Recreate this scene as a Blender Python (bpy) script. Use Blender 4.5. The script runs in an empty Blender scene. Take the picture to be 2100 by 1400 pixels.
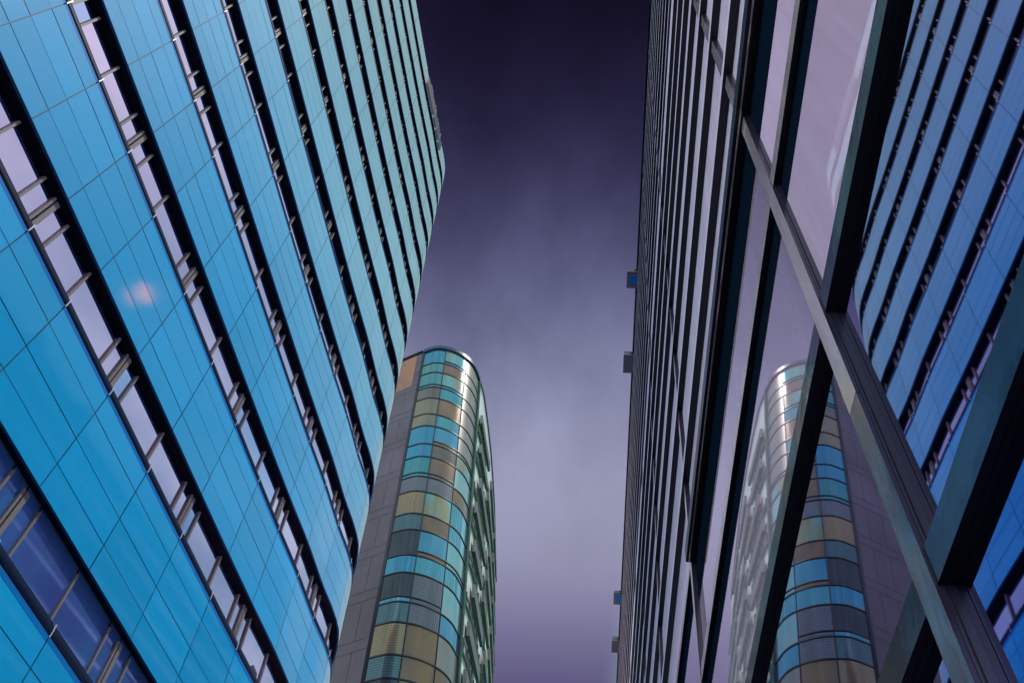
import bpy, math, random
from mathutils import Vector, Matrix
random.seed(7)
R = math.radians
EYE = 1.6
D = 0.783            # distance from the eye to the mirror facade
HF = 4.0             # storey height of the blue building
scene = bpy.context.scene
col = scene.collection

# ------------------------------------------------------------------ helpers
class MB:
    """collects faces, builds ONE mesh object"""
    def __init__(self):
        self.v = []; self.f = []; self.m = []; self.s = []
    def face(self, pts, mi=0, smooth=False):
        b = len(self.v); self.v += [tuple(p) for p in pts]
        self.f.append(tuple(range(b, b + len(pts)))); self.m.append(mi); self.s.append(smooth)
    def grid(self, rows, mi=0, smooth=False, flip=False):
        b = len(self.v); n = len(rows[0])
        for r in rows: self.v += [tuple(p) for p in r]
        for i in range(len(rows) - 1):
            for j in range(n - 1):
                q = [b + i*n + j, b + i*n + j + 1, b + (i+1)*n + j + 1, b + (i+1)*n + j]
                if flip: q.reverse()
                self.f.append(tuple(q)); self.m.append(mi); self.s.append(smooth)
    def box(self, lo, hi, mi=0, mis=None):
        x0, y0, z0 = lo; x1, y1, z1 = hi
        P = [(x0,y0,z0),(x1,y0,z0),(x1,y1,z0),(x0,y1,z0),(x0,y0,z1),(x1,y0,z1),(x1,y1,z1),(x0,y1,z1)]
        F = [(0,3,2,1),(4,5,6,7),(0,1,5,4),(1,2,6,5),(2,3,7,6),(3,0,4,7)]  # z-,z+,y-,x+,y+,x-
        b = len(self.v); self.v += P
        for i, q in enumerate(F):
            self.f.append(tuple(b + k for k in q)); self.m.append(mis[i] if mis else mi); self.s.append(False)
    def obox(self, c, ax, ay, az, mi=0, mis=None):
        """oriented box: centre c, half-extent vectors"""
        c = Vector(c); ax = Vector(ax); ay = Vector(ay); az = Vector(az)
        P = [c-ax-ay-az, c+ax-ay-az, c+ax+ay-az, c-ax+ay-az, c-ax-ay+az, c+ax-ay+az, c+ax+ay+az, c-ax+ay+az]
        F = [(0,3,2,1),(4,5,6,7),(0,1,5,4),(1,2,6,5),(2,3,7,6),(3,0,4,7)]
        b = len(self.v); self.v += [tuple(p) for p in P]
        for i, q in enumerate(F):
            self.f.append(tuple(b + k for k in q)); self.m.append(mis[i] if mis else mi); self.s.append(False)
    def prism(self, poly, z0, z1, mi=0):
        n = len(poly)
        self.face([(x, y, z0) for x, y in reversed(poly)], mi)
        self.face([(x, y, z1) for x, y in poly], mi)
        for i in range(n):
            a = poly[i]; c = poly[(i+1) % n]
            self.face([(a[0],a[1],z0),(c[0],c[1],z0),(c[0],c[1],z1),(a[0],a[1],z1)], mi)
    def build(self, name, mats, parent=None, origin=(0,0,0)):
        me = bpy.data.meshes.new(name)
        o = Vector(origin)
        me.from_pydata([tuple(Vector(p) - o) for p in self.v], [], self.f)
        if not isinstance(mats, (list, tuple)): mats = [mats]
        for m in mats: me.materials.append(m)
        me.polygons.foreach_set('material_index', self.m)
        me.polygons.foreach_set('use_smooth', self.s)
        me.update()
        ob = bpy.data.objects.new(name, me); col.objects.link(ob)
        if parent is not None: ob.parent = parent
        else: ob.location = o
        return ob

def thing(name, label, cat, loc=(0,0,0), mat=None, group=None):
    o = bpy.data.objects.new(name, None); col.objects.link(o)
    if mat is not None: o.matrix_world = mat
    else: o.location = loc
    o['label'] = label; o['category'] = cat
    if group: o['group'] = group
    return o

def tag(o, label, cat, group=None):
    o['label'] = label; o['category'] = cat
    if group: o['group'] = group
    return o

# ------------------------------------------------------------------ materials
def nt(name):
    m = bpy.data.materials.new(name); m.use_nodes = True
    t = m.node_tree; b = t.nodes['Principled BSDF']
    return m, t, b
def P(name, base, rough=.5, metal=0., spec=.5, coat=0., coat_rough=.03, ior=1.5, sheen=0., bump=0., bscale=8., var=0., vscale=1.5, vcol=None, stretch=(1,1,1)):
    m, t, b = nt(name)
    b.inputs['Base Color'].default_value = (*base, 1); b.inputs['Roughness'].default_value = rough
    b.inputs['Metallic'].default_value = metal; b.inputs['Specular IOR Level'].default_value = spec
    b.inputs['IOR'].default_value = ior
    b.inputs['Coat Weight'].default_value = coat; b.inputs['Coat Roughness'].default_value = coat_rough
    b.inputs['Sheen Weight'].default_value = sheen
    N = t.nodes; L = t.links
    tc = N.new('ShaderNodeTexCoord'); mp = N.new('ShaderNodeMapping'); mp.inputs['Scale'].default_value = stretch
    L.new(tc.outputs['Object'], mp.inputs['Vector'])
    if var > 0:
        n = N.new('ShaderNodeTexNoise'); n.inputs['Scale'].default_value = vscale; n.inputs['Detail'].default_value = 6; n.inputs['Roughness'].default_value = .65
        L.new(mp.outputs[0], n.inputs['Vector'])
        r = N.new('ShaderNodeValToRGB')
        c2 = vcol if vcol else tuple(c*(1-var) for c in base)
        r.color_ramp.elements[0].position = .35; r.color_ramp.elements[0].color = (*c2, 1)
        r.color_ramp.elements[1].position = .65; r.color_ramp.elements[1].color = (*base, 1)
        L.new(n.outputs['Fac'], r.inputs[0]); L.new(r.outputs[0], b.inputs['Base Color'])
    if bump > 0:
        n = N.new('ShaderNodeTexNoise'); n.inputs['Scale'].default_value = bscale; n.inputs['Detail'].default_value = 4
        L.new(mp.outputs[0], n.inputs['Vector'])
        bp = N.new('ShaderNodeBump'); bp.inputs['Strength'].default_value = bump; bp.inputs['Distance'].default_value = .02
        L.new(n.outputs['Fac'], bp.inputs['Height']); L.new(bp.outputs[0], b.inputs['Normal'])
    return m

M = {}
M['blue'] = P('blue_glass_panel', (.0, .27, .56), rough=.5, coat=.8, coat_rough=.06, spec=.05)
def blue_nodes():
    t = M['blue'].node_tree; N = t.nodes; L = t.links; b = N['Principled BSDF']
    b.inputs['Coat IOR'].default_value = 1.32
    g = N.new('ShaderNodeNewGeometry'); tc = N.new('ShaderNodeTexCoord')
    n = N.new('ShaderNodeTexNoise'); n.inputs['Scale'].default_value = .22; n.inputs['Detail'].default_value = 6; L.new(tc.outputs['Object'], n.inputs['Vector'])
    a = N.new('ShaderNodeMath'); a.operation = 'MULTIPLY_ADD'; L.new(g.outputs['Random Per Island'], a.inputs[0]); a.inputs[1].default_value = .16; a.inputs[2].default_value = .84
    c = N.new('ShaderNodeMath'); c.operation = 'MULTIPLY_ADD'; L.new(n.outputs['Fac'], c.inputs[0]); c.inputs[1].default_value = .24; L.new(a.outputs[0], c.inputs[2])
    m = N.new('ShaderNodeMix'); m.data_type = 'RGBA'; m.blend_type = 'MULTIPLY'; m.inputs[0].default_value = 1; m.inputs[6].default_value = (.0, .32, .62, 1); L.new(c.outputs[0], m.inputs[7])
    L.new(m.outputs[2], b.inputs['Base Color'])
    d = N.new('ShaderNodeBsdfDiffuse'); d.inputs[0].default_value = (.49, .66, .61, 1)  # pale diffuse at grazing angles stands in for the sky's reflection
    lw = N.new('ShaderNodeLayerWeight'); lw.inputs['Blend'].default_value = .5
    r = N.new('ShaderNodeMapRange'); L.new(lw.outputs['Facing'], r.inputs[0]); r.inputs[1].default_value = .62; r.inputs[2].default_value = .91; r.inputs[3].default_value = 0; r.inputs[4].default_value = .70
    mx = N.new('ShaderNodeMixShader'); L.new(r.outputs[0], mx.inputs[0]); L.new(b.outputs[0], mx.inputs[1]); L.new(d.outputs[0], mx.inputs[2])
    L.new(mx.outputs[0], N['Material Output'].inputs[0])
blue_nodes()
M['deep'] = P('deep_blue_edge_fade', (.0, .15, .44), rough=.5, coat=.1, coat_rough=.2, spec=.05)  # fade of the curving band top, put into the colour
M['joint'] = P('panel_joint', (.0, .07, .18), rough=.6)
M['navy'] = P('navy_coping', (.001, .008, .034), rough=.45, spec=.08)
M['soffit'] = P('dark_soffit', (.002, .005, .010), rough=.5, spec=.1)
M['pane'] = P('ribbon_window_glass', (.70, .52, .78), rough=.02, metal=1.)
M['pane_dark'] = P('ribbon_window_glass_dim', (.42, .46, .78), rough=.02, metal=1.)
M['pane_blue_refl'] = P('ribbon_window_blue_refl', (.06, .20, .50), rough=.04, metal=.35, spec=.8, var=.4, vscale=.5, vcol=(.06,.11,.38))  # blue base stands in for the blue reflection in the lowest windows
M['pane_green'] = P('green_blind_glass', (.02, .22, .19), rough=.1, coat=.3)
M['alu'] = P('pale_aluminium', (.19, .175, .175), rough=.5, spec=.15)
M['clip'] = P('bright_clip', (.55, .56, .62), rough=.4, metal=.2)
M['wall'] = P('dark_wall', (.03, .035, .05), rough=.7)
M['roofgrey'] = P('roof_grey', (.12, .12, .14), rough=.8, var=.3)
M['parapet'] = P('pale_parapet', (.42, .52, .55), rough=.4, coat=.3)

# ------------------------------------------------------------------ world and light
w = bpy.data.worlds.new('World'); scene.world = w; w.use_nodes = True
T = w.node_tree; N = T.nodes; L = T.links
bg = N['Background']
SUN_AZ, SUN_EL = 98., 58.
tc = N.new('ShaderNodeTexCoord'); sx = N.new('ShaderNodeSeparateXYZ'); L.new(tc.outputs['Generated'], sx.inputs[0])
def mth(op, a, b=None, c=None, clamp=False):
    n = N.new('ShaderNodeMath'); n.operation = op; n.use_clamp = clamp
    for i, q in enumerate((a, b, c)):
        if q is None: continue
        if isinstance(q, (int, float)): n.inputs[i].default_value = q
        else: L.new(q, n.inputs[i])
    return n.outputs[0]
def smooth(x, a, b):
    n = N.new('ShaderNodeMapRange'); n.interpolation_type = 'SMOOTHSTEP'
    L.new(x, n.inputs[0]); n.inputs[1].default_value = a; n.inputs[2].default_value = b; n.inputs[3].default_value = 0; n.inputs[4].default_value = 1
    return n.outputs[0]
def mixc(f, a, b, mode='MIX'):
    n = N.new('ShaderNodeMix'); n.data_type = 'RGBA'; n.blend_type = mode
    if isinstance(f, (int, float)): n.inputs[0].default_value = f
    else: L.new(f, n.inputs[0])
    for i, q in ((6, a), (7, b)):
        if isinstance(q, tuple): n.inputs[i].default_value = (*q, 1)
        else: L.new(q, n.inputs[i])
    return n.outputs[2]
zc = mth('MAXIMUM', sx.outputs[2], .06)
u = mth('DIVIDE', sx.outputs[0], zc); v = mth('DIVIDE', sx.outputs[1], zc)
cmb = N.new('ShaderNodeCombineXYZ'); L.new(u, cmb.inputs[0]); L.new(mth('MULTIPLY', v, .55), cmb.inputs[1])
ns = N.new('ShaderNodeTexNoise'); ns.inputs['Scale'].default_value = 3.2; ns.inputs['Detail'].default_value = 7; ns.inputs['Roughness'].default_value = .55
L.new(cmb.outputs[0], ns.inputs['Vector'])
nz = mth('SUBTRACT', ns.outputs['Fac'], .5)
# sky band overhead: dark at the zenith, pale low down ahead, dimmer again near the horizon
ramp = N.new('ShaderNodeValToRGB'); cr = ramp.color_ramp; cr.interpolation = 'B_SPLINE'
stops = [(0., (.004,.003,.010)), (.10, (.006,.0045,.016)), (.23, (.023,.019,.062)), (.36, (.10,.105,.22)), (.50, (.25,.26,.41)), (.62, (.33,.335,.48)), (.74, (.305,.305,.455)), (.86, (.195,.18,.325)), (1., (.10,.085,.20))]
while len(cr.elements) < len(stops): cr.elements.new(.5)
for e, (p_, c_) in zip(cr.elements, stops): e.position = p_; e.color = (*c_, 1)
vv = mth('MULTIPLY', mth('ADD', v, mth('MULTIPLY', nz, .30)), 1/1.5)
L.new(vv, ramp.inputs[0])
band = mixc(1., ramp.outputs[0], mth('ADD', 1., mth('MULTIPLY', nz, .75)), 'MULTIPLY')
sky = N.new('ShaderNodeTexSky'); sky.sky_type = 'NISHITA'; sky.sun_disc = False
sky.sun_elevation = R(SUN_EL); sky.sun_rotation = R(SUN_AZ); sky.air_density = 1.5; sky.dust_density = 3.
nish = mixc(1., sky.outputs[0], (.014,.012,.014), 'MULTIPLY')
cloud = mixc(smooth(nz, -.20, .20), (.20,.40,.46), (.54,.76,.76))
bright = mixc(1., cloud, nish, 'ADD')
side = smooth(u, .19, .34)
back = smooth(mth('MULTIPLY', v, -1), .02, .5)
mask = mth('MAXIMUM', side, back)
skyc = mixc(mask, band, bright)
# added warm sky patch, high to the right, for the glint on the blue panels
gd = Vector((.52768, .31369, .78940)).normalized()
dp = N.new('ShaderNodeVectorMath'); dp.operation = 'DOT_PRODUCT'; L.new(tc.outputs['Generated'], dp.inputs[0]); dp.inputs[1].default_value = gd
gap = smooth(dp.outputs['Value'], math.cos(R(1.0)), math.cos(R(-.0)))
leftw = smooth(mth('MULTIPLY', u, -1), .0, .35)
fill_glow = mth('MULTIPLY', smooth(v, 1.62, 2.2), leftw)
skyc = mixc(fill_glow, skyc, (21., 18., 19.8))  # added bright patch low ahead-left, out of view, to fill the right facade
low = mth('MULTIPLY', smooth(mth('MULTIPLY', v, -1), 1.1, 1.9), leftw)
skyc = mixc(low, skyc, (9., 8., 8.6))  # added bright patch low behind-left, out of view, to fill the right facade
skyc = mixc(gap, skyc, (9.5, 2.7, .0))
gnd = smooth(sx.outputs[2], .03, -.02)
skyc = mixc(gnd, skyc, (.05, .05, .07))
L.new(skyc, bg.inputs[0]); bg.inputs[1].default_value = 1.0

sun = bpy.data.lights.new('sun', 'SUN'); sun.energy = 2.3; sun.angle = R(3); sun.color = (1, .93, .84)
so = bpy.data.objects.new('sun', sun); col.objects.link(so)
sv = Vector((math.sin(R(SUN_AZ))*math.cos(R(SUN_EL)), math.cos(R(SUN_AZ))*math.cos(R(SUN_EL)), math.sin(R(SUN_EL))))
so.rotation_euler = sv.to_track_quat('Z', 'Y').to_euler(); so.location = (30, -10, 60)

# ------------------------------------------------------------------ camera
F, PITCH, ROLL = 1596.08, 1.0060606, .013566692
fw = Vector((0, math.cos(PITCH), math.sin(PITCH))); up0 = Vector((0, -math.sin(PITCH), math.cos(PITCH))); r0 = Vector((1, 0, 0))
cr_ = math.cos(ROLL)*r0 + math.sin(ROLL)*up0; cu_ = -math.sin(ROLL)*r0 + math.cos(ROLL)*up0
cam = bpy.data.cameras.new('camera'); cam.sensor_width = 36; cam.lens = F/2100*36; cam.clip_start = .05; cam.clip_end = 3000
co = bpy.data.objects.new('camera', cam); col.objects.link(co)
mw = Matrix((cr_, cu_, -fw)).transposed().to_4x4(); mw.translation = (0, 0, EYE); co.matrix_world = mw
scene.camera = co

# ------------------------------------------------------------------ ground
mb = MB()
mb.face([(-900,-900,0),(900,-900,0),(900,900,0),(-900,900,0)])
g = mb.build('ground', P('street_paving', (.16,.155,.16), rough=.8, var=.35, vscale=.6, bump=.3)); g['kind'] = 'structure'

# ------------------------------------------------------------------ curves
def spline(pts, per=6):
    """Catmull-Rom through 2-D points"""
    out = []
    n = len(pts)
    for i in range(n-1):
        p0 = pts[max(i-1,0)]; p1 = pts[i]; p2 = pts[i+1]; p3 = pts[min(i+2,n-1)]
        for k in range(per):
            t = k/per
            q = []
            for a in range(2):
                q.append(.5*((2*p1[a]) + (-p0[a]+p2[a])*t + (2*p0[a]-5*p1[a]+4*p2[a]-p3[a])*t*t + (-p0[a]+3*p1[a]-3*p2[a]+p3[a])*t**3))
            out.append(tuple(q))
    out.append(pts[-1]); return out

# ------------------------------------------------------------------ blue building
cf = (-3.77971406e-05, 2.07681625e-03, -1.33978131e-02, 1.63270106e-01, -2.28180466e+00)
def PX(y):
    if y < .6:
        return PX(.6) + (y-.6)*.149
    return (((cf[0]*y + cf[1])*y + cf[2])*y + cf[3])*y + cf[4]
ctrl = [(PX(y), y) for y in [-2.2,-1.5,-.8,-.2,.3,.66,1.03,1.403,1.773,2.267,2.766,3.25,3.75,4.22,4.71]]
ctrl += [(-1.553,5.2),(-1.505,5.5),(-1.482,5.76),(-1.497,5.92),(-1.53,6.08),(-1.615,6.34),(-1.78,6.64),(-2.05,6.93),(-2.4,7.09),(-2.85,7.14)]
dense = [(x*HF, y*HF) for x, y in spline(ctrl, 10)]
# arc-length parametrisation
acc = [0.]
for a, b in zip(dense, dense[1:]): acc.append(acc[-1] + math.dist(a, b))
LEN = acc[-1]
def at(s):
    s = min(max(s, 0), LEN)
    lo, hi = 0, len(acc)-1
    while hi - lo > 1:
        m_ = (lo+hi)//2
        if acc[m_] <= s: lo = m_
        else: hi = m_
    t = (s-acc[lo])/(acc[hi]-acc[lo])
    a, b = dense[lo], dense[hi]
    return (a[0]+(b[0]-a[0])*t, a[1]+(b[1]-a[1])*t)
def nrm(s):
    a = at(max(s-.15, 0)); b = at(min(s+.15, LEN))
    tx, ty = b[0]-a[0], b[1]-a[1]; l = math.hypot(tx, ty)
    return (ty/l, -tx/l), (tx/l, ty/l)          # outward (to the right), tangent
def off(s, o, z):
    p_ = at(s); n_, _ = nrm(s)
    return (p_[0]+n_[0]*o, p_[1]+n_[1]*o, z)
S_NOSE0 = S_NOSE1 = 0
def s_of_y(y):
    best = min(range(len(dense)), key=lambda i: abs(dense[i][1]-y*HF) + (1e3 if i > 200 else 0))
    return acc[best]
ROOT = (-8., 10., 0.)
blue = thing('office_tower', 'curved office tower clad in bright blue glass bands with dark ribbon windows', 'building', ROOT)
jy = [-1.9,-1.53,-1.16,-.79,-.42,-.05,.31,.66,1.03,1.403,1.773,2.267,2.766,3.25,3.75,4.22,4.71]
joints = [s_of_y(y) for y in jy]
s_ = joints[-1]
while s_ + 1.96 < LEN: s_ += 1.96; joints.append(s_)
thick = [i for i in range(len(joints)) if (i - 7) % 2 == 0]
INS = .205
def ins(s):
    t = min(max((s - S_NOSE0)/(S_NOSE1 - S_NOSE0), 0), 1)
    return INS + .02*t*t*(3-2*t)
COURSE = [0., .145*HF, .315*HF, .50*HF, .622*HF]
GAP = .011
ARC = .48
def samples(a, b, st=.45):
    n = max(1, int(math.ceil((b-a)/st)))
    return [a + (b-a)*i/n for i in range(n+1)]
ends = [0.] + joints + [LEN]
S_NOSE0, S_NOSE1 = s_of_y(4.6), s_of_y(5.9)
ztop = EYE + 16.03*HF
glass_all = []; mull_all = []
for k in range(-3, 13):
    z0 = EYE + (3.4+k)*HF
    top = (k == 12)
    # spandrel panels (real joints between the panels, dark backing behind)
    mb = MB()
    ss = samples(0, LEN, .5)
    def keep(a, b):
        if not top: return True
        ym = at((a+b)/2)[1]/HF
        return not (3.86 < ym < 5.27 and (a+b)/2 < s_of_y(5.3)+.2)
    full = samples(0, LEN, .5)
    # backing
    mb.grid([[off(s, -.02, z0+.02) for s in full], [off(s, -.02, z0+COURSE[-1]) for s in full]], 1, True)
    for a, b in zip(ends, ends[1:]):
        if not keep(a, b): continue
        q = samples(a+GAP, b-GAP)
        courses = COURSE
        for c0, c1 in zip(courses, courses[1:]):
            t0 = z0 + c0 + (GAP*.8 if c0 > 0 else 0); t1 = z0 + c1 - (GAP*.8 if c1 < COURSE[-1] else 0)
            tilt = random.uniform(-.003, .003); tl2 = random.uniform(-.002, .002)
            mb.grid([[off(s, tl2, t0) for s in q], [off(s, tl2+tilt, t1) for s in q]], 0, True)
        mb.grid([[off(s, 0, z0+COURSE[-1]-.22) for s in q], [off(s, .004, z0+COURSE[-1]-.10) for s in q]], 0, True) if False else None
        mb.grid([[off(s, 0, z0+COURSE[-1]) for s in q], [off(s, -.008, z0+COURSE[-1]+.11) for s in q]], 2, True)
    # bottom lip
    mb.grid([[off(s, -.06, z0+.001) for s in full], [off(s, 0, z0) for s in full]], 1)
    sp = mb.build('spandrel_band', [M['blue'], M['joint'], M['deep']], blue, ROOT)
    if not top:
        mb = MB(); zc_ = z0+COURSE[-1]+.11
        prof = [(-.008, 0.), (.006, .015), (.004, .11), (-.012, .18), (-.045, .235), (-.10, .265), (-.55, .27)]
        mb.grid([[off(s, o_, zc_+h_) for s in full] for o_, h_ in prof], 0, True)
        for j in joints:
            n_, tg = nrm(j); c = off(j, -.008, zc_+.10)
            mb.obox(c, Vector((n_[0], n_[1], 0))*.022, Vector((tg[0], tg[1], 0))*.011, Vector((0, 0, 1))*.12, 1)
        mb.build('coping', [M['navy'], M['clip']], sp, ROOT)
    # soffit
    mb = MB()
    mb.grid([[off(s, -1.1, z0+.03) for s in full], [off(s, -.05, z0+.03) for s in full]], 0)
    mb.grid([[off(s, -.125, z0+.012) for s in full], [off(s, -.105, z0+.012) for s in full]], 1)
    mb.build('soffit', [M['soffit'], M['navy']], blue, ROOT)
    # ribbon window below this band (between band k-1 and k)
    if k > -3:
        zb = z0 - HF + COURSE[-1] + .296; zt = z0 + .03
        stops_ = []
        for i, j in enumerate(joints):
            if i in thick:
                dlt = .12*HF
                stops_ += [(j-dlt, 1), (j, 2), (j+dlt, 1)]
            else: stops_.append((j, 1))
        stops_ = [q for q in stops_ if .2 < q[0] < LEN-.2]
        edges = [0.] + [q[0] for q in stops_] + [LEN]
        for a, b in zip(edges, edges[1:]):
            q = samples(a+.02, b-.02, .6)
            glass_all.append((k, (a+b)/2, q, zb, zt))
        for s, wd in stops_: mull_all.append((k, s, wd, zb, zt))
def dist(s, z):
    p_ = at(s); return math.sqrt(p_[0]**2 + p_[1]**2 + (z-EYE)**2) + (0 if p_[1] > 1.5 else 40)
glass_all.sort(key=lambda g_: dist(g_[1], g_[3])); mull_all.sort(key=lambda g_: dist(g_[1], g_[3]))
def put_glass(mb, g_):
    k, sm, q, zb, zt = g_
    tilt = random.uniform(-.006, .006); tw = random.uniform(-.004, .004)
    n = len(q)
    mb.grid([[off(s, -ins(s) + tw*(i/(max(n-1,1))-.5), zb) for i, s in enumerate(q)], [off(s, -ins(s) + tilt + tw*(i/(max(n-1,1))-.5), zt) for i, s in enumerate(q)]], 0, True)
rest = MB()
for i, g_ in enumerate(glass_all):
    if i < 100:
        mb = MB(); put_glass(mb, g_)
        mb.build('window_pane', M['pane_blue_refl'] if g_[0] <= -1 else (M['pane_dark'] if (i % 9 == 4 or i % 17 == 7) else M['pane']), blue, ROOT)
    else: put_glass(rest, g_)
o = rest.build('upper_window_panes', M['pane'], blue, ROOT); o['kind'] = 'stuff'
def put_mull(mb, m_):
    k, s, wd, zb, zt = m_
    n_, tg = nrm(s); n3 = Vector((n_[0], n_[1], 0)); t3 = Vector((tg[0], tg[1], 0))
    z_ = (zb+zt-.13)/2; hz = Vector((0, 0, (zt-.13-zb)/2 - .002))
    if wd == 1:
        c = Vector(off(s, -ins(s)+.03, z_)); mb.obox(c, t3*.025, n3*.024, hz)
    else:
        for d_, w_ in ((-.07, .026), (.045, .05)):
            c = Vector(off(s+d_, -ins(s)+.03, z_)); mb.obox(c, t3*w_, n3*.024, hz)
rest = MB()
for i, m_ in enumerate(mull_all):
    if i < 100:
        mb = MB(); put_mull(mb, m_); mb.build('window_mullion', M['alu'], blue, ROOT)
    else: put_mull(rest, m_)
o = rest.build('upper_window_mullions', M['alu'], blue, ROOT); o['kind'] = 'stuff'
# core behind the glass, plinth, back walls and roof
ring = [off(s, -1.2, 0)[:2] for s in samples(0, LEN, 1.)]
ring = ring + [(-30., ring[-1][1]), (-30., ring[0][1])]
mb = MB(); mb.prism(ring, .0, EYE + 15.9*HF)
mb.build('core_wall', M['wall'], blue, ROOT)
mb = MB(); full = samples(0, LEN, .8)
mb.grid([[off(s, -.1, 0) for s in full], [off(s, -.1, EYE+.4*HF) for s in full]], 0, True)
mb.build('plinth_wall', M['navy'], blue, ROOT)
# roof edge equipment in the gap of the parapet
mb = MB()
gs = [s for s in samples(s_of_y(3.86), s_of_y(5.27), .5)]
mb.grid([[off(s, -.10, ztop-.63*HF) for s in gs], [off(s, -.10, ztop-1.0) for s in gs]], 0, True)
mb.build('parapet_recess_wall', M['navy'], blue, ROOT)
shapes = [  # y start, y end (storeys), polygon in (along 0..1, height m), depth
    (3.90, 4.20, [(0,-1.4),(1,-1.4),(1,.35),(.55,.35),(.35,-.1),(0,-.1)]),
    (4.22, 4.50, [(0,-1.4),(1,-1.4),(1,.55),(.7,.1),(.0,.1)]),
    (4.58, 4.78, [(0,-1.4),(1,-1.4),(1,.3),(.5,-.25),(0,.35)]),
    (4.82, 5.04, [(0,-1.4),(1,-1.4),(1,.1),(0,.25)]),
    (5.08, 5.24, [(0,-1.4),(1,-1.4),(1,.15),(.5,-.35),(0,.3)]),
]
for y0, y1, poly in shapes:
    sa, sb = s_of_y(y0), s_of_y(y1)
    mb = MB()
    f1 = [off(sa+(sb-sa)*a, .10, ztop-.35+h_*1.25) for a, h_ in poly]
    f2 = [off(sa+(sb-sa)*a, -.40, ztop-.35+h_*1.25) for a, h_ in poly]
    mb.face(f1, 0); mb.face(list(reversed(f2)), 0)
    for i in range(len(poly)):
        j = (i+1) % len(poly); mb.face([f1[i], f2[i], f2[j], f1[j]], 1)
    mb.build('roof_edge_cabinet', [M['navy'], M['parapet']], blue, ROOT)

# ------------------------------------------------------------------ mirror facade building on the right
Hh = Vector((.0534387, .99857113, 0)); U2 = Vector((.12086471, -.00646809, .99264792)); Nn = Vector((-.99122955, .05304581, .12103766))
foot = Vector((0, 0, EYE)) - Nn*D
# local frame: x up the slope (s), y along (h), z outward; base where the slope meets the ground
sg = -foot.z/U2.z
base = foot + U2*sg
fm = Matrix((U2, Hh, Nn)).transposed().to_4x4(); fm.translation = base
mir = thing('glass_building', 'sloping mirror glass building with dark transoms reflecting the blue tower', 'building', mat=fm)
S0 = -sg                                 # local x of eye level foot
def tint_glass(name, tint, sky_mix, mcol, rough=.015, bump=.0):
    m, t, b = nt(name)
    b.inputs['Base Color'].default_value = (*tint, 1); b.inputs['Metallic'].default_value = 1; b.inputs['Roughness'].default_value = rough
    if bump:
        tcn = t.nodes.new('ShaderNodeTexCoord'); n = t.nodes.new('ShaderNodeTexNoise'); n.inputs['Scale'].default_value = .9; n.inputs['Detail'].default_value = 1
        t.links.new(tcn.outputs['Object'], n.inputs['Vector'])
        bp = t.nodes.new('ShaderNodeBump'); bp.inputs['Strength'].default_value = bump; bp.inputs['Distance'].default_value = .01
        t.links.new(n.outputs['Fac'], bp.inputs['Height']); t.links.new(bp.outputs[0], b.inputs['Normal'])
    if sky_mix > 0:  # pale diffuse layer paints the bright sky's reflection into the pane
        d = t.nodes.new('ShaderNodeBsdfDiffuse'); d.inputs[0].default_value = (*mcol, 1)
        tcm = t.nodes.new('ShaderNodeTexCoord'); mpm = t.nodes.new('ShaderNodeMapping'); mpm.inputs['Scale'].default_value = (.25, 3., 1)
        nm = t.nodes.new('ShaderNodeTexNoise'); nm.inputs['Scale'].default_value = 1.6; nm.inputs['Detail'].default_value = 8; nm.inputs['Roughness'].default_value = .7
        t.links.new(tcm.outputs['Object'], mpm.inputs[0]); t.links.new(mpm.outputs[0], nm.inputs['Vector'])
        rm = t.nodes.new('ShaderNodeMapRange'); t.links.new(nm.outputs['Fac'], rm.inputs[0]); rm.inputs[1].default_value = .3; rm.inputs[2].default_value = .7
        rm.inputs[3].default_value = sky_mix*.86; rm.inputs[4].default_value = min(1, sky_mix*1.12)
        mx = t.nodes.new('ShaderNodeMixShader'); mx.inputs[0].default_value = sky_mix
        t.links.new(rm.outputs[0], mx.inputs[0])
        t.links.new(b.outputs[0], mx.inputs[1]); t.links.new(d.outputs[0], mx.inputs[2])
        t.links.new(mx.outputs[0], t.nodes['Material Output'].inputs[0])
    return m
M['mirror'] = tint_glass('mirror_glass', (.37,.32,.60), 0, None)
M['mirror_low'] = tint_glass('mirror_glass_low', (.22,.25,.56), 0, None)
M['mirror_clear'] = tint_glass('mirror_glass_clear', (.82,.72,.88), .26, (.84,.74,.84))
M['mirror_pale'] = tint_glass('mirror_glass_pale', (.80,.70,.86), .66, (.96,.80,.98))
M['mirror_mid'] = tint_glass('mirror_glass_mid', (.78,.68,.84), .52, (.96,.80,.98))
M['sky_pale'] = tint_glass('pale_sky_glass', (.80,.75,.85), .75, (.80,.76,.84), rough=.06)  # mostly diffuse: reflected sky brightness put into the colour
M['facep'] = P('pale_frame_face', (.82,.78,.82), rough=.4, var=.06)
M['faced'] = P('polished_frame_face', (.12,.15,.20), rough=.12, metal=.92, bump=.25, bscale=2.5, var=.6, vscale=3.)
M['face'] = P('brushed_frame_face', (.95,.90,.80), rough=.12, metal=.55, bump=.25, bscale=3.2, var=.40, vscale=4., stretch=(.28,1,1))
M['dark'] = P('dark_frame', (.006, .008, .016), rough=.3, spec=.4)
M['underside_refl'] = P('dark_underside_reflection', (.004, .012, .022), rough=.7, spec=.0)
M['darkp'] = P('dark_frame_navy', (.010, .010, .024), rough=.22, spec=.35)
M['cap_refl'] = P('cap_dark_reflection', (.40,.38,.36), rough=.13, metal=.88, bump=.25, bscale=3.2, var=.6, vscale=3.6, vcol=(.07,.12,.20), stretch=(.4,1,1))  # dark reflection on the lower mullion cap, put into the colour
TS = 1.57*D; TOFF = .10*D; TT = .135*D; TP = .047*D
TTF = .20*D
HMIN, HMAX = -9., 62.
FMS = [1.975*D - 4.9*D*2, 1.975*D-4.9*D, 1.975*D, 7.05*D, 11.8*D]
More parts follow.
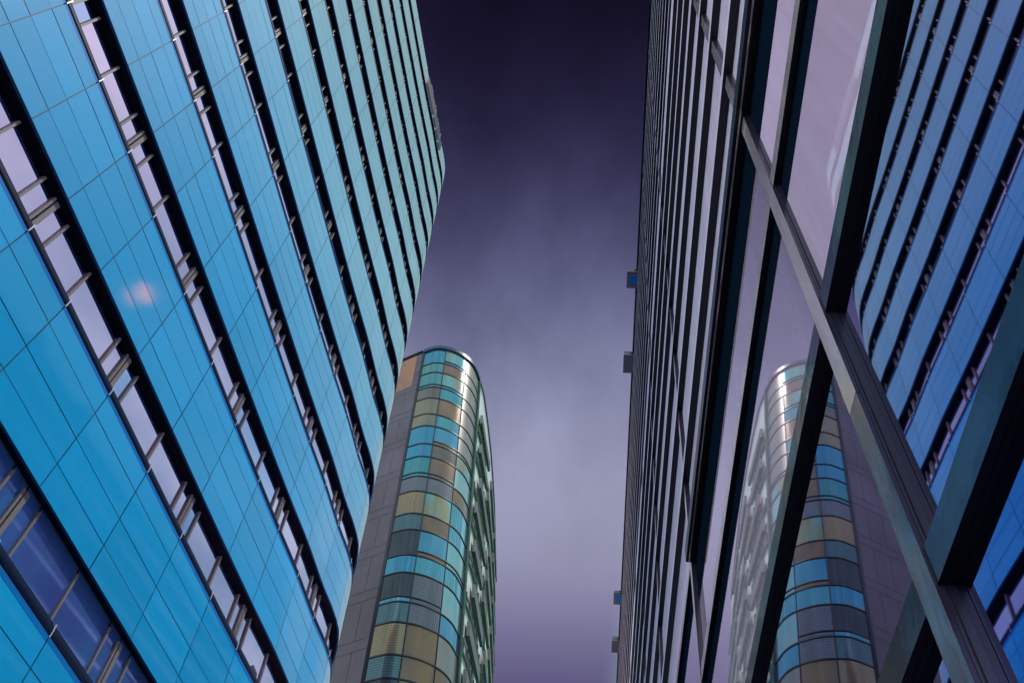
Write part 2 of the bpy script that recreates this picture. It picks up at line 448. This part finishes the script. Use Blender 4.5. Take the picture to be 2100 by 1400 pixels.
while FMS[-1] < HMAX-4: FMS.append(FMS[-1] + 4.88*D)
MW = .118*D; MP = .055*D
SR = S0 + 32.75*D
# glass
cells = []
ks = list(range(-1, 21))
rows = [(0., S0+TOFF + TS)] + [(S0+TOFF + TS*k, S0+TOFF + TS*(k+1)) for k in range(1, 20)] + [(S0+TOFF + TS*20, SR)]
hs = [HMIN] + FMS + [HMAX]
for ri, (a, b) in enumerate(rows):
    for ci, (c, d) in enumerate(zip(hs, hs[1:])):
        cells.append((ri, a, b, c, d, math.sqrt(((a+b)/2-S0)**2 + ((c+d)/2)**2) + (0 if d > 0 else 60)))
cells.sort(key=lambda q: q[5])
def pane_mat(ri, d): return (M['mirror_low'] if ri == 0 else M['mirror']) if ri <= 1 else (((M['mirror_clear'] if d > FMS[2]+.1 else (M['mirror_mid'] if ri == 2 else M['mirror_pale']))) if ri <= 3 else (M['sky_pale'] if ri <= 11 else M['mirror']))
restm = MB()
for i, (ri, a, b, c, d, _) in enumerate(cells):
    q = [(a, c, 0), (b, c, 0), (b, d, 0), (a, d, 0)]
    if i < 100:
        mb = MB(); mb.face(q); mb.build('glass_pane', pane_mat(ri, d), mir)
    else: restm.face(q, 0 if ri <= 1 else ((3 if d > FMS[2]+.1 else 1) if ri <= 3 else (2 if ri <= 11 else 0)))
o = restm.build('far_glass_panes', [M['mirror'], M['mirror_pale'], M['sky_pale'], M['mirror_clear']], mir); o['kind'] = 'stuff'
# transoms: local x = up slope. box(lo,hi) face order z-,z+,y-,x+,y+,x-
for k in range(1, 21):
    s0 = S0 + TOFF + TS*k; tp = TP
    if 5 <= k <= 11: s0 = S0 + (TOFF + TS*k)/1.043; tp = .0825*D  # deepened so the dark underside also stands in for its own reflection
    mb = MB()
    mb.box((s0, HMIN, -.01), (s0+(TT if k < 9 else TTF), HMAX, tp), 0, [1, 0, 1, 1, 1, 1])
    mb.box((s0-.004, HMIN, -.01), (s0+.002, HMAX, tp*.35), 1)
    mb.build('transom', [M['faced'] if k <= 2 else (M['face'] if k <= 4 else M['facep']), M['dark']], mir)  # face tone by row stands in for what the metal reflects
for k, wd, hmax in ((3, .23*D, HMAX), (4, .31*D, HMAX), (4, .62*D, 7.05*D - MW - .02)):  # dark strips painted on the glass as the transom underside's reflection
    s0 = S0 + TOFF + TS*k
    mb = MB(); mb.box((s0-wd, HMIN+.01, .001 if wd < .5*D else .0035), (s0-.005, hmax, .003 if wd < .5*D else .0055)); mb.build('underside_reflection', M['underside_refl'], mir)
# the deep double transom
s0 = S0 + TOFF + TS*4
mb = MB()
hw = 7.05*D - MW
mb.box((s0-.055, HMIN, TP+.004), (s0+TT*.9, hw, TP+.052), 0, [1, 1, 1, 1, 1, 1])
mb.box((s0-.060, HMIN, -.008), (s0-.030, hw, TP+.012), 1)
mb.box((s0-.061, HMIN, TP+.020), (s0-.056, hw, TP+.030), 0)
mb.build('deep_transom', [M['face'], M['dark']], mir)
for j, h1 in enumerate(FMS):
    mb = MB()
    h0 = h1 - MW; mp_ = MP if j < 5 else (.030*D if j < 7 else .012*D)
    sc_ = S0 + 2.62*D  # cap tone switches here as a painted reflection: dark below, pale above
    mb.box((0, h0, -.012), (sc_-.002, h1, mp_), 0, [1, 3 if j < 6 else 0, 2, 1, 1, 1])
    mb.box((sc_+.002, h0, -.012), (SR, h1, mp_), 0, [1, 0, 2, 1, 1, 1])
    mb.box((0, h0-.007, -.012), (SR, h0+.002, MP*.45), 1)
    mb.box((0, h0-.0035, MP*.55), (SR, h0+.002, MP*.68), 1)
    mb.build('mullion', [M['face'] if j < 6 else M['dark'], M['dark'], M['darkp'], M['cap_refl']], mir)
mb = MB(); mb.box((SR, HMIN, -.5), (SR+.12, HMAX, TP+.05)); mb.build('roof_coping', M['dark'], mir)
# body behind the glass (in the facade's own frame, slightly behind)
mb = MB(); mb.box((0.02, HMIN+.02, -14), (SR-.02, HMAX-.02, -.06)); mb.build('body_wall', M['wall'], mir)

# floodlights and boxes fixed to the roof edge
def loc2w(s, h_, c): return base + U2*s + Hh*h_ + Nn*c
def flood(h_, lens, label, nm, cat, size=.62, tilt=0.):
    rot = Matrix((U2, Hh, Nn)).transposed().to_4x4()
    m4 = rot @ Matrix.Rotation(tilt, 4, 'Z'); m4.translation = loc2w(SR+.02, h_, TP-.16)
    t = thing(nm, label, cat, mat=m4, group='fittings along the roof edge of the glass building')
    mb = MB()
    # housing with tapered back
    mb.box((-.10, -size/2, .06), (.16, size/2, .52), 0)
    mb.box((-.13, -size/2-.03, .10), (-.10, size/2+.03, .54), 1)
    mb.build('housing', [MF[0], MF[1]], t)
    mb = MB(); mb.box((-.03, -size/2-.06, .12), (.05, -size/2-.032, .30)); mb.box((-.03, size/2+.032, .12), (.05, size/2+.06, .30)); mb.box((-.03, -size/2-.06, .02), (.05, size/2+.06, .055)); mb.box((.0, -.03, -.12), (.05, .03, .02)); mb.build('bracket', MF[0], t)
    if lens:
        mb = MB(); mb.box((-.141, -size*.26, .17), (-.131, size*.26, .42)); mb.build('lens', MF[2], t)
    return t
MF = [P('fitting_grey', (.06,.075,.09), rough=.4, metal=.3), P('fitting_pale', (.17,.16,.16), rough=.5), P('blue_lens', (.0,.22,.55), rough=.1, coat=1)]
flood(13.5, True, 'upright floodlight with a square bright blue lens, topmost fitting on the roof edge', 'floodlight', 'floodlight')
flood(17.2, False, 'plain grey box on the roof edge just below the upright floodlight', 'junction_box', 'box', .80)
flood(31.0, True, 'small tilted floodlight with a dark housing and blue lens on the roof edge', 'floodlight', 'floodlight', .55, .5)
flood(34.6, False, 'grey box on the roof edge just below the small tilted floodlight', 'junction_box', 'box', .9)

# ------------------------------------------------------------------ rounded glass tower
TR = (-8., 60., 0.)
tow = thing('corner_tower', 'stone tower with a rounded corner of patchwork glass, balconies on its side', 'building', TR)
arcp = spline([(-11.38,55.41),(-9.8,54.80),(-8.48,54.91),(-7.1,55.42),(-5.89,56.31),(-4.95,57.6),(-4.33,59.54)], 6)
EC = [0, 12, 24, 36]      # column limits: edge, mullion 1, mullion 2, right edge
ZT = EYE + 84.56
KT = .55
def tg(name, base, metal, rough, dots=False, mixcol=None, scale=.35):
    base = tuple(c*KT for c in base); mixcol = tuple(c*KT for c in mixcol) if mixcol else None
    m, t, b = nt(name); N_ = t.nodes; L_ = t.links
    b.inputs['Metallic'].default_value = metal; b.inputs['Roughness'].default_value = rough; b.inputs['Base Color'].default_value = (*base, 1)
    tcn = N_.new('ShaderNodeTexCoord')
    src = None
    n = N_.new('ShaderNodeTexNoise'); n.inputs['Scale'].default_value = scale; n.inputs['Detail'].default_value = 5; n.inputs['Distortion'].default_value = .6
    mp = N_.new('ShaderNodeMapping'); mp.inputs['Scale'].default_value = (1, 1, .55); L_.new(tcn.outputs['Object'], mp.inputs[0]); L_.new(mp.outputs[0], n.inputs['Vector'])
    r = N_.new('ShaderNodeValToRGB'); r.color_ramp.elements[0].position = .36; r.color_ramp.elements[1].position = .66
    mc = mixcol if mixcol else tuple(c*.8 for c in base)
    r.color_ramp.elements[0].color = (*base, 1); r.color_ramp.elements[1].color = (*mc, 1)
    L_.new(n.outputs['Fac'], r.inputs[0]); src = r.outputs[0]
    if dots:
        sp_ = N_.new('ShaderNodeSeparateXYZ'); L_.new(tcn.outputs['Object'], sp_.inputs[0])
        def mm(op, a, b_):
            q = N_.new('ShaderNodeMath'); q.operation = op
            for i, z in enumerate((a, b_)):
                if z is None: continue
                if isinstance(z, (int, float)): q.inputs[i].default_value = z
                else: L_.new(z, q.inputs[i])
            return q.outputs[0]
        xy = mm('SUBTRACT', sp_.outputs[0], mm('MULTIPLY', sp_.outputs[1], .25))
        a_ = mm('SINE', mm('MULTIPLY', mm('ADD', xy, mm('MULTIPLY', sp_.outputs[2], .55)), 24), None)
        b_ = mm('SINE', mm('MULTIPLY', mm('SUBTRACT', xy, mm('MULTIPLY', sp_.outputs[2], .55)), 24), None)
        dd = mm('GREATER_THAN', mm('MULTIPLY', a_, b_), .18)
        mx = N_.new('ShaderNodeMix'); mx.data_type = 'RGBA'; L_.new(dd, mx.inputs[0]); L_.new(src, mx.inputs[6]); mx.inputs[7].default_value = tuple(min(1, c*1.55+.02) for c in base) + (1,)
        src = mx.outputs[2]
    L_.new(src, b.inputs['Base Color'])
    return m
G = {
 'b': tg('blue_mirror_glass', (.15,.55,.86), .9, .05, mixcol=(.22,.58,.78)),
 'c': tg('cyan_mirror_glass', (.14,.58,.72), .9, .05, mixcol=(.30,.62,.62)),
 'g': tg('grey_glass', (.29,.27,.26), .65, .10),
 'n': tg('bronze_glass', (.30,.23,.20), .6, .12, mixcol=(.42,.29,.18)),
 'o': tg('ochre_glass', (.46,.30,.13), .55, .14, mixcol=(.26,.22,.22), scale=.5),
 'y': tg('cyan_ochre_glass', (.22,.72,.80), .75, .08, mixcol=(.62,.45,.20), scale=.32),
 'v': tg('olive_glass', (.30,.34,.28), .65, .10, mixcol=(.40,.36,.25)),
 's': tg('silver_glass', (.42,.40,.40), .8, .26, mixcol=(.50,.47,.42)),
 'p': tg('pale_cyan_glass', (.36,.82,.90), .85, .16, mixcol=(.60,.80,.78)),
 'd': tg('dark_glass', (.12,.14,.17), .6, .06),
 'G': tg('grey_dotted_glass', (.22,.24,.29), .65, .12, True),
 'C': tg('cyan_dotted_glass', (.16,.55,.70), .75, .10, True),
 'O': tg('ochre_dotted_glass', (.38,.31,.20), .6, .12, True),
 'T': tg('teal_dotted_glass', (.13,.24,.28), .65, .12, True),
}
M['tframe'] = P('tower_frame', (.012,.016,.03), rough=.35, metal=.3)
M['tnavy'] = P('tower_cap', (.02,.045,.09), rough=.35, metal=.3)
zs = [84.56, 81.2, 79.1, 76.0, 73.8, 70.75, 68.6, 65.5, 63.4, 60.3, 58.1, 55.0, 52.9, 49.75, 47.7, 44.5, 42.4, 39.3, 37.2, 34.1, 32.0, 28.9, 26.8, 23.7, 21.6, 18.5, 16.4]
pat = ['bys','cns','cys','gcs','vns','vcs','bbs','bgy','cnp','GGo','OyC','TnC','dbp','bCC','dGp','TGb','Ons','Tnn','dvg','Ggn','Tno','dbg','OGp','bgn','Tnc','dgb','OnG','gbn','TGc','dng']
strips = {0: '_c_', 2: 'cc_', 6: '_ns', 8: 'cg_', 12: '_np', 14: 'bG_', 18: 'bg_', 20: 'c__'}   # slim strip at the bottom of a pane
panes = 0
for i, (za, zb) in enumerate(zip(zs, zs[1:])):
    for c in range(3):
        seg = arcp[EC[c]:EC[c+1]+1]
        za_, zb_ = EYE+za, EYE+zb
        st = strips.get(i, '___')[c]
        if st != '_':
            mb = MB(); mb.grid([[(x, y, zb_) for x, y in seg], [(x, y, zb_+.55) for x, y in seg]], 0, True)
            mb.build('glass_pane', G[st], tow, TR); panes += 1
            zb_ += .55
        mb = MB(); mb.grid([[(x, y, zb_) for x, y in seg], [(x, y, za_) for x, y in seg]], 0, True)
        if panes < 100: mb.build('glass_pane', G[pat[i][c]], tow, TR)
        else: mb.build('glass_pane', G[pat[i][c]], tow, TR)
        panes += 1
def strip_bar(mb, seg, z, hh=.06, dd=.07, mi=0):
    """bar following the curve"""
    outp = []; inp = []
    for i, (x, y) in enumerate(seg):
        a = seg[max(i-1,0)]; b = seg[min(i+1,len(seg)-1)]
        tx, ty = b[0]-a[0], b[1]-a[1]; l = math.hypot(tx, ty); nx, ny = ty/l, -tx/l
        outp.append((x+nx*dd, y+ny*dd)); inp.append((x-nx*.02, y-ny*.02))
    mb.grid([[(x,y,z-hh) for x,y in outp],[(x,y,z+hh) for x,y in outp]], mi, True)
    mb.grid([[(x,y,z-hh) for x,y in inp],[(x,y,z-hh) for x,y in outp]], mi)
    mb.grid([[(x,y,z+hh) for x,y in outp],[(x,y,z+hh) for x,y in inp]], mi)
for i, z in enumerate(zs[1:]):
    mb = MB(); strip_bar(mb, arcp, EYE+z)
    if i in strips:
        for c in range(3):
            if strips[i][c] != '_': strip_bar(mb, arcp[EC[c]:EC[c+1]+1], EYE+z+.55, .05)
    mb.build('glazing_bar', M['tframe'], tow, TR)
for c in EC:
    x, y = arcp[c]
    w_ = .13 if c in (0, 36) else .055
    mb = MB(); mb.box((x-w_, y-w_, 0), (x+w_, y+w_, ZT-.1)); mb.build('vertical_mullion', M['tframe'], tow, TR)
mb = MB(); strip_bar(mb, arcp, ZT+.05, .32, .22); mb.build('cap_rim', M['tnavy'], tow, TR)
mb = MB(); mb.grid([[(x,y,0) for x,y in arcp],[(x,y,EYE+16.4) for x,y in arcp]], 0, True); mb.build('base_glass', G['d'], tow, TR)
# stone flank
M['stone'] = P('grey_stone', (.036,.042,.062), rough=.55, var=.42, vscale=.30, bump=.15, bscale=2., stretch=(1,1,.6))
M['rust'] = P('rust_stone', (.17,.095,.045), rough=.5, var=.5, vscale=.5, vcol=(.09,.065,.055), stretch=(1,1,.4))
M['sjoint'] = P('stone_joint', (.02,.018,.025), rough=.8)
d0 = Vector((-2.75, 1.41, 0)).normalized(); e0 = Vector((-11.38, 55.41, 0)); n0 = Vector((-d0.y, d0.x, 0)); n0 = n0 if n0.y < 0 else -n0
mb = MB(); WL = 30.
def sp3(a, z, o=0.): q = e0 + d0*a + n0*o; return (q.x, q.y, z)
mb.face([sp3(0,0,-.03), sp3(WL,0,-.03), sp3(WL,ZT,-.03), sp3(0,ZT,-.03)], 1)
zj = [84.56]
z = 77.6
while z > 0: zj += [z, z-1.05]; z -= 5.16
zj.append(-EYE)
for i, (a, b) in enumerate(zip(zj, zj[1:])):
    tall = (a - b) > 1.5
    cuts = [.06, .95, 5.2, 10, 16, 23, WL] if i == 0 else [.06, 1.65, 3.3, 6.4, 9.5, 12.6, 16, 20, 25, WL] if tall else [.06, 4.2, 8.4, 12.6, 18, 24, WL]
    for c, d in zip(cuts, cuts[1:]):
        mi = 2 if (i == 0 and c > .9) else 0
        q0, q1, z0, z1 = c+.02, d-.02, EYE+b+.03, EYE+a-.03
        mb.face([sp3(q0,z0), sp3(q1,z0), sp3(q1,z1), sp3(q0,z1)], mi)
mb.build('stone_wall', [M['stone'], M['sjoint'], M['rust']], tow, TR)
mb = MB(); q = e0 + d0*3.
mb.obox((e0+d0*6.5+n0*.1) + Vector((0,0,ZT+.12)), d0*6.4, n0*.18, Vector((0,0,.12))); mb.build('stone_coping', M['tnavy'], tow, TR)
# side elevation (right), seen at a grazing angle
sy = [59.54, 62.2, 67, 72, 77, 82, 88.9, 98.8]; sxx = [-4.33,-3.77,-3.3,-2.89,-2.63,-2.42,-2.28,-2.13]
def SX(y):
    if y <= sy[0]: return sxx[0]
    for a in range(len(sy)-1):
        if y <= sy[a+1]:
            t = (y-sy[a])/(sy[a+1]-sy[a]); return sxx[a]+(sxx[a+1]-sxx[a])*t
    return sxx[-1]
M['white'] = P('white_cladding', (.74,.82,.79), rough=.35, var=.12, vscale=.6, coat=.2)
M['green'] = P('green_edge', (.02,.20,.10), rough=.35, var=.5, vscale=.8, coat=.3)
M['plate'] = P('grey_plate', (.20,.185,.20), rough=.5)
M['shade'] = P('dark_shade', (.10,.085,.09), rough=.45, var=.3)
M['swin'] = P('side_window', (.35,.30,.42), rough=.05, metal=.6)
ysm = [59.7 + i*(98.8-59.7)/40 for i in range(41)]
mb = MB(); mb.grid([[(SX(y), y, 0) for y in ysm], [(SX(y), y, ZT) for y in ysm]], 0, True)
mb.build('side_wall', M['white'], tow, TR)
fz = [76.8 - 5.16*k for k in range(15)]
rs = random.Random(3)
for k, z in enumerate(fz):
    mb = MB()
    a, b = EYE+z-2.3, EYE+z-.5
    mb.grid([[(SX(y)+.03, y, a) for y in ysm[1:]], [(SX(y)+.03, y, b) for y in ysm[1:]]], 0, True)
    y = 60.6
    while y < 98:
        mb.box((SX(y)+.02, y-.06, a+.01), (SX(y)+.16, y+.06, b-.01), 1); y += 1.6
    mb.build('ribbon_window', [M['swin'], M['shade']], tow, TR)
    mb = MB(); mb.grid([[(SX(y)+.02, y, a-.06) for y in ysm], [(SX(y)+.30, y, a-.06) for y in ysm]], 0)
    mb.grid([[(SX(y)+.30, y, a-.06) for y in ysm], [(SX(y)+.30, y, a+.02) for y in ysm]], 0)
    mb.build('ledge', M['green'], tow, TR)
boxes = {0: [(60.8,68.8),(71.9,80),(81.1,89)], 1: [(61.2,67.1),(69,77.2),(80,88)], 2: [(62,70.8),(73.3,80.5),(81.9,90)], 3: [(60.8,69.3),(71.6,79.6),(81.2,89)], 4: [(61.2,67.2),(69,77),(79,87)],
         5: [(62,69.7),(72.5,80),(83,91)], 6: [(61,68.2),(70.5,78.5),(81,90)], 7: [(60.8,68.8),(72,80)], 8: [(62,69.5),(73,81)], 9: [(61.2,68.2),(70.6,78)], 10: [(60.8,68),(71,80)], 11: [(62,70)], 12: [(61,69)]}
for k, lst in boxes.items():
    for y0, y1 in lst:
        z = EYE + fz[k]
        o1 = .32
        a = Vector((SX(y0)+.18, y0, z)); b = Vector((SX(y1)+.18, y1, z))
        mb = MB(); P8 = []
        lo, hi = 0., 1.6
        for q in (a, b):
            for dx, dz in ((0,lo),(o1,lo),(o1,hi),(0,hi)): P8.append((q.x+dx, q.y, q.z+dz))
        mb.face([P8[0],P8[3],P8[2],P8[1]], 0)                # end plate towards the viewer
        mb.face([P8[4],P8[5],P8[6],P8[7]], 0)
        mb.face([P8[0],P8[1],P8[5],P8[4]], 1)                # green underside
        mb.face([P8[1],P8[2],P8[6],P8[5]], 2)
        mb.face([P8[3],P8[7],P8[6],P8[2]], 2); mb.face([P8[0],P8[4],P8[7],P8[3]], 2)
        mb.build('sunshade_box', [M['plate'], M['green'], M['shade']], tow, TR)
mb = MB(); mb.grid([[(SX(y)+.05, y, ZT-.25) for y in ysm], [(SX(y)+.22, y, ZT-.25) for y in ysm], [(SX(y)+.22, y, ZT+.2) for y in ysm]], 0); mb.build('side_coping', M['tnavy'], tow, TR)
mb = MB(); mb.box((-4.42, 59.56, 0), (-4.02, 59.9, ZT-.3)); mb.build('corner_post', M['green'], tow, TR)
# body
bodyp = [(arcp[i][0], arcp[i][1]+.15) for i in range(0, 37, 3)] + [(SX(y)-.15, y) for y in (62,72,82,98.7)] + [(-40, 98.7), (e0.x+d0.x*WL, e0.y+d0.y*WL+.3)]
mb = MB(); mb.prism(bodyp, .02, ZT-.05); mb.build('body_wall', M['wall'], tow, TR)

# ------------------------------------------------------------------ render settings
scene.view_settings.view_transform = 'Standard'; scene.view_settings.look = 'None'
scene.view_settings.exposure = 0; scene.view_settings.gamma = 1
try: scene.view_settings.use_curve_mapping = False
except Exception: pass
scene.cycles.max_bounces = 10; scene.cycles.glossy_bounces = 8
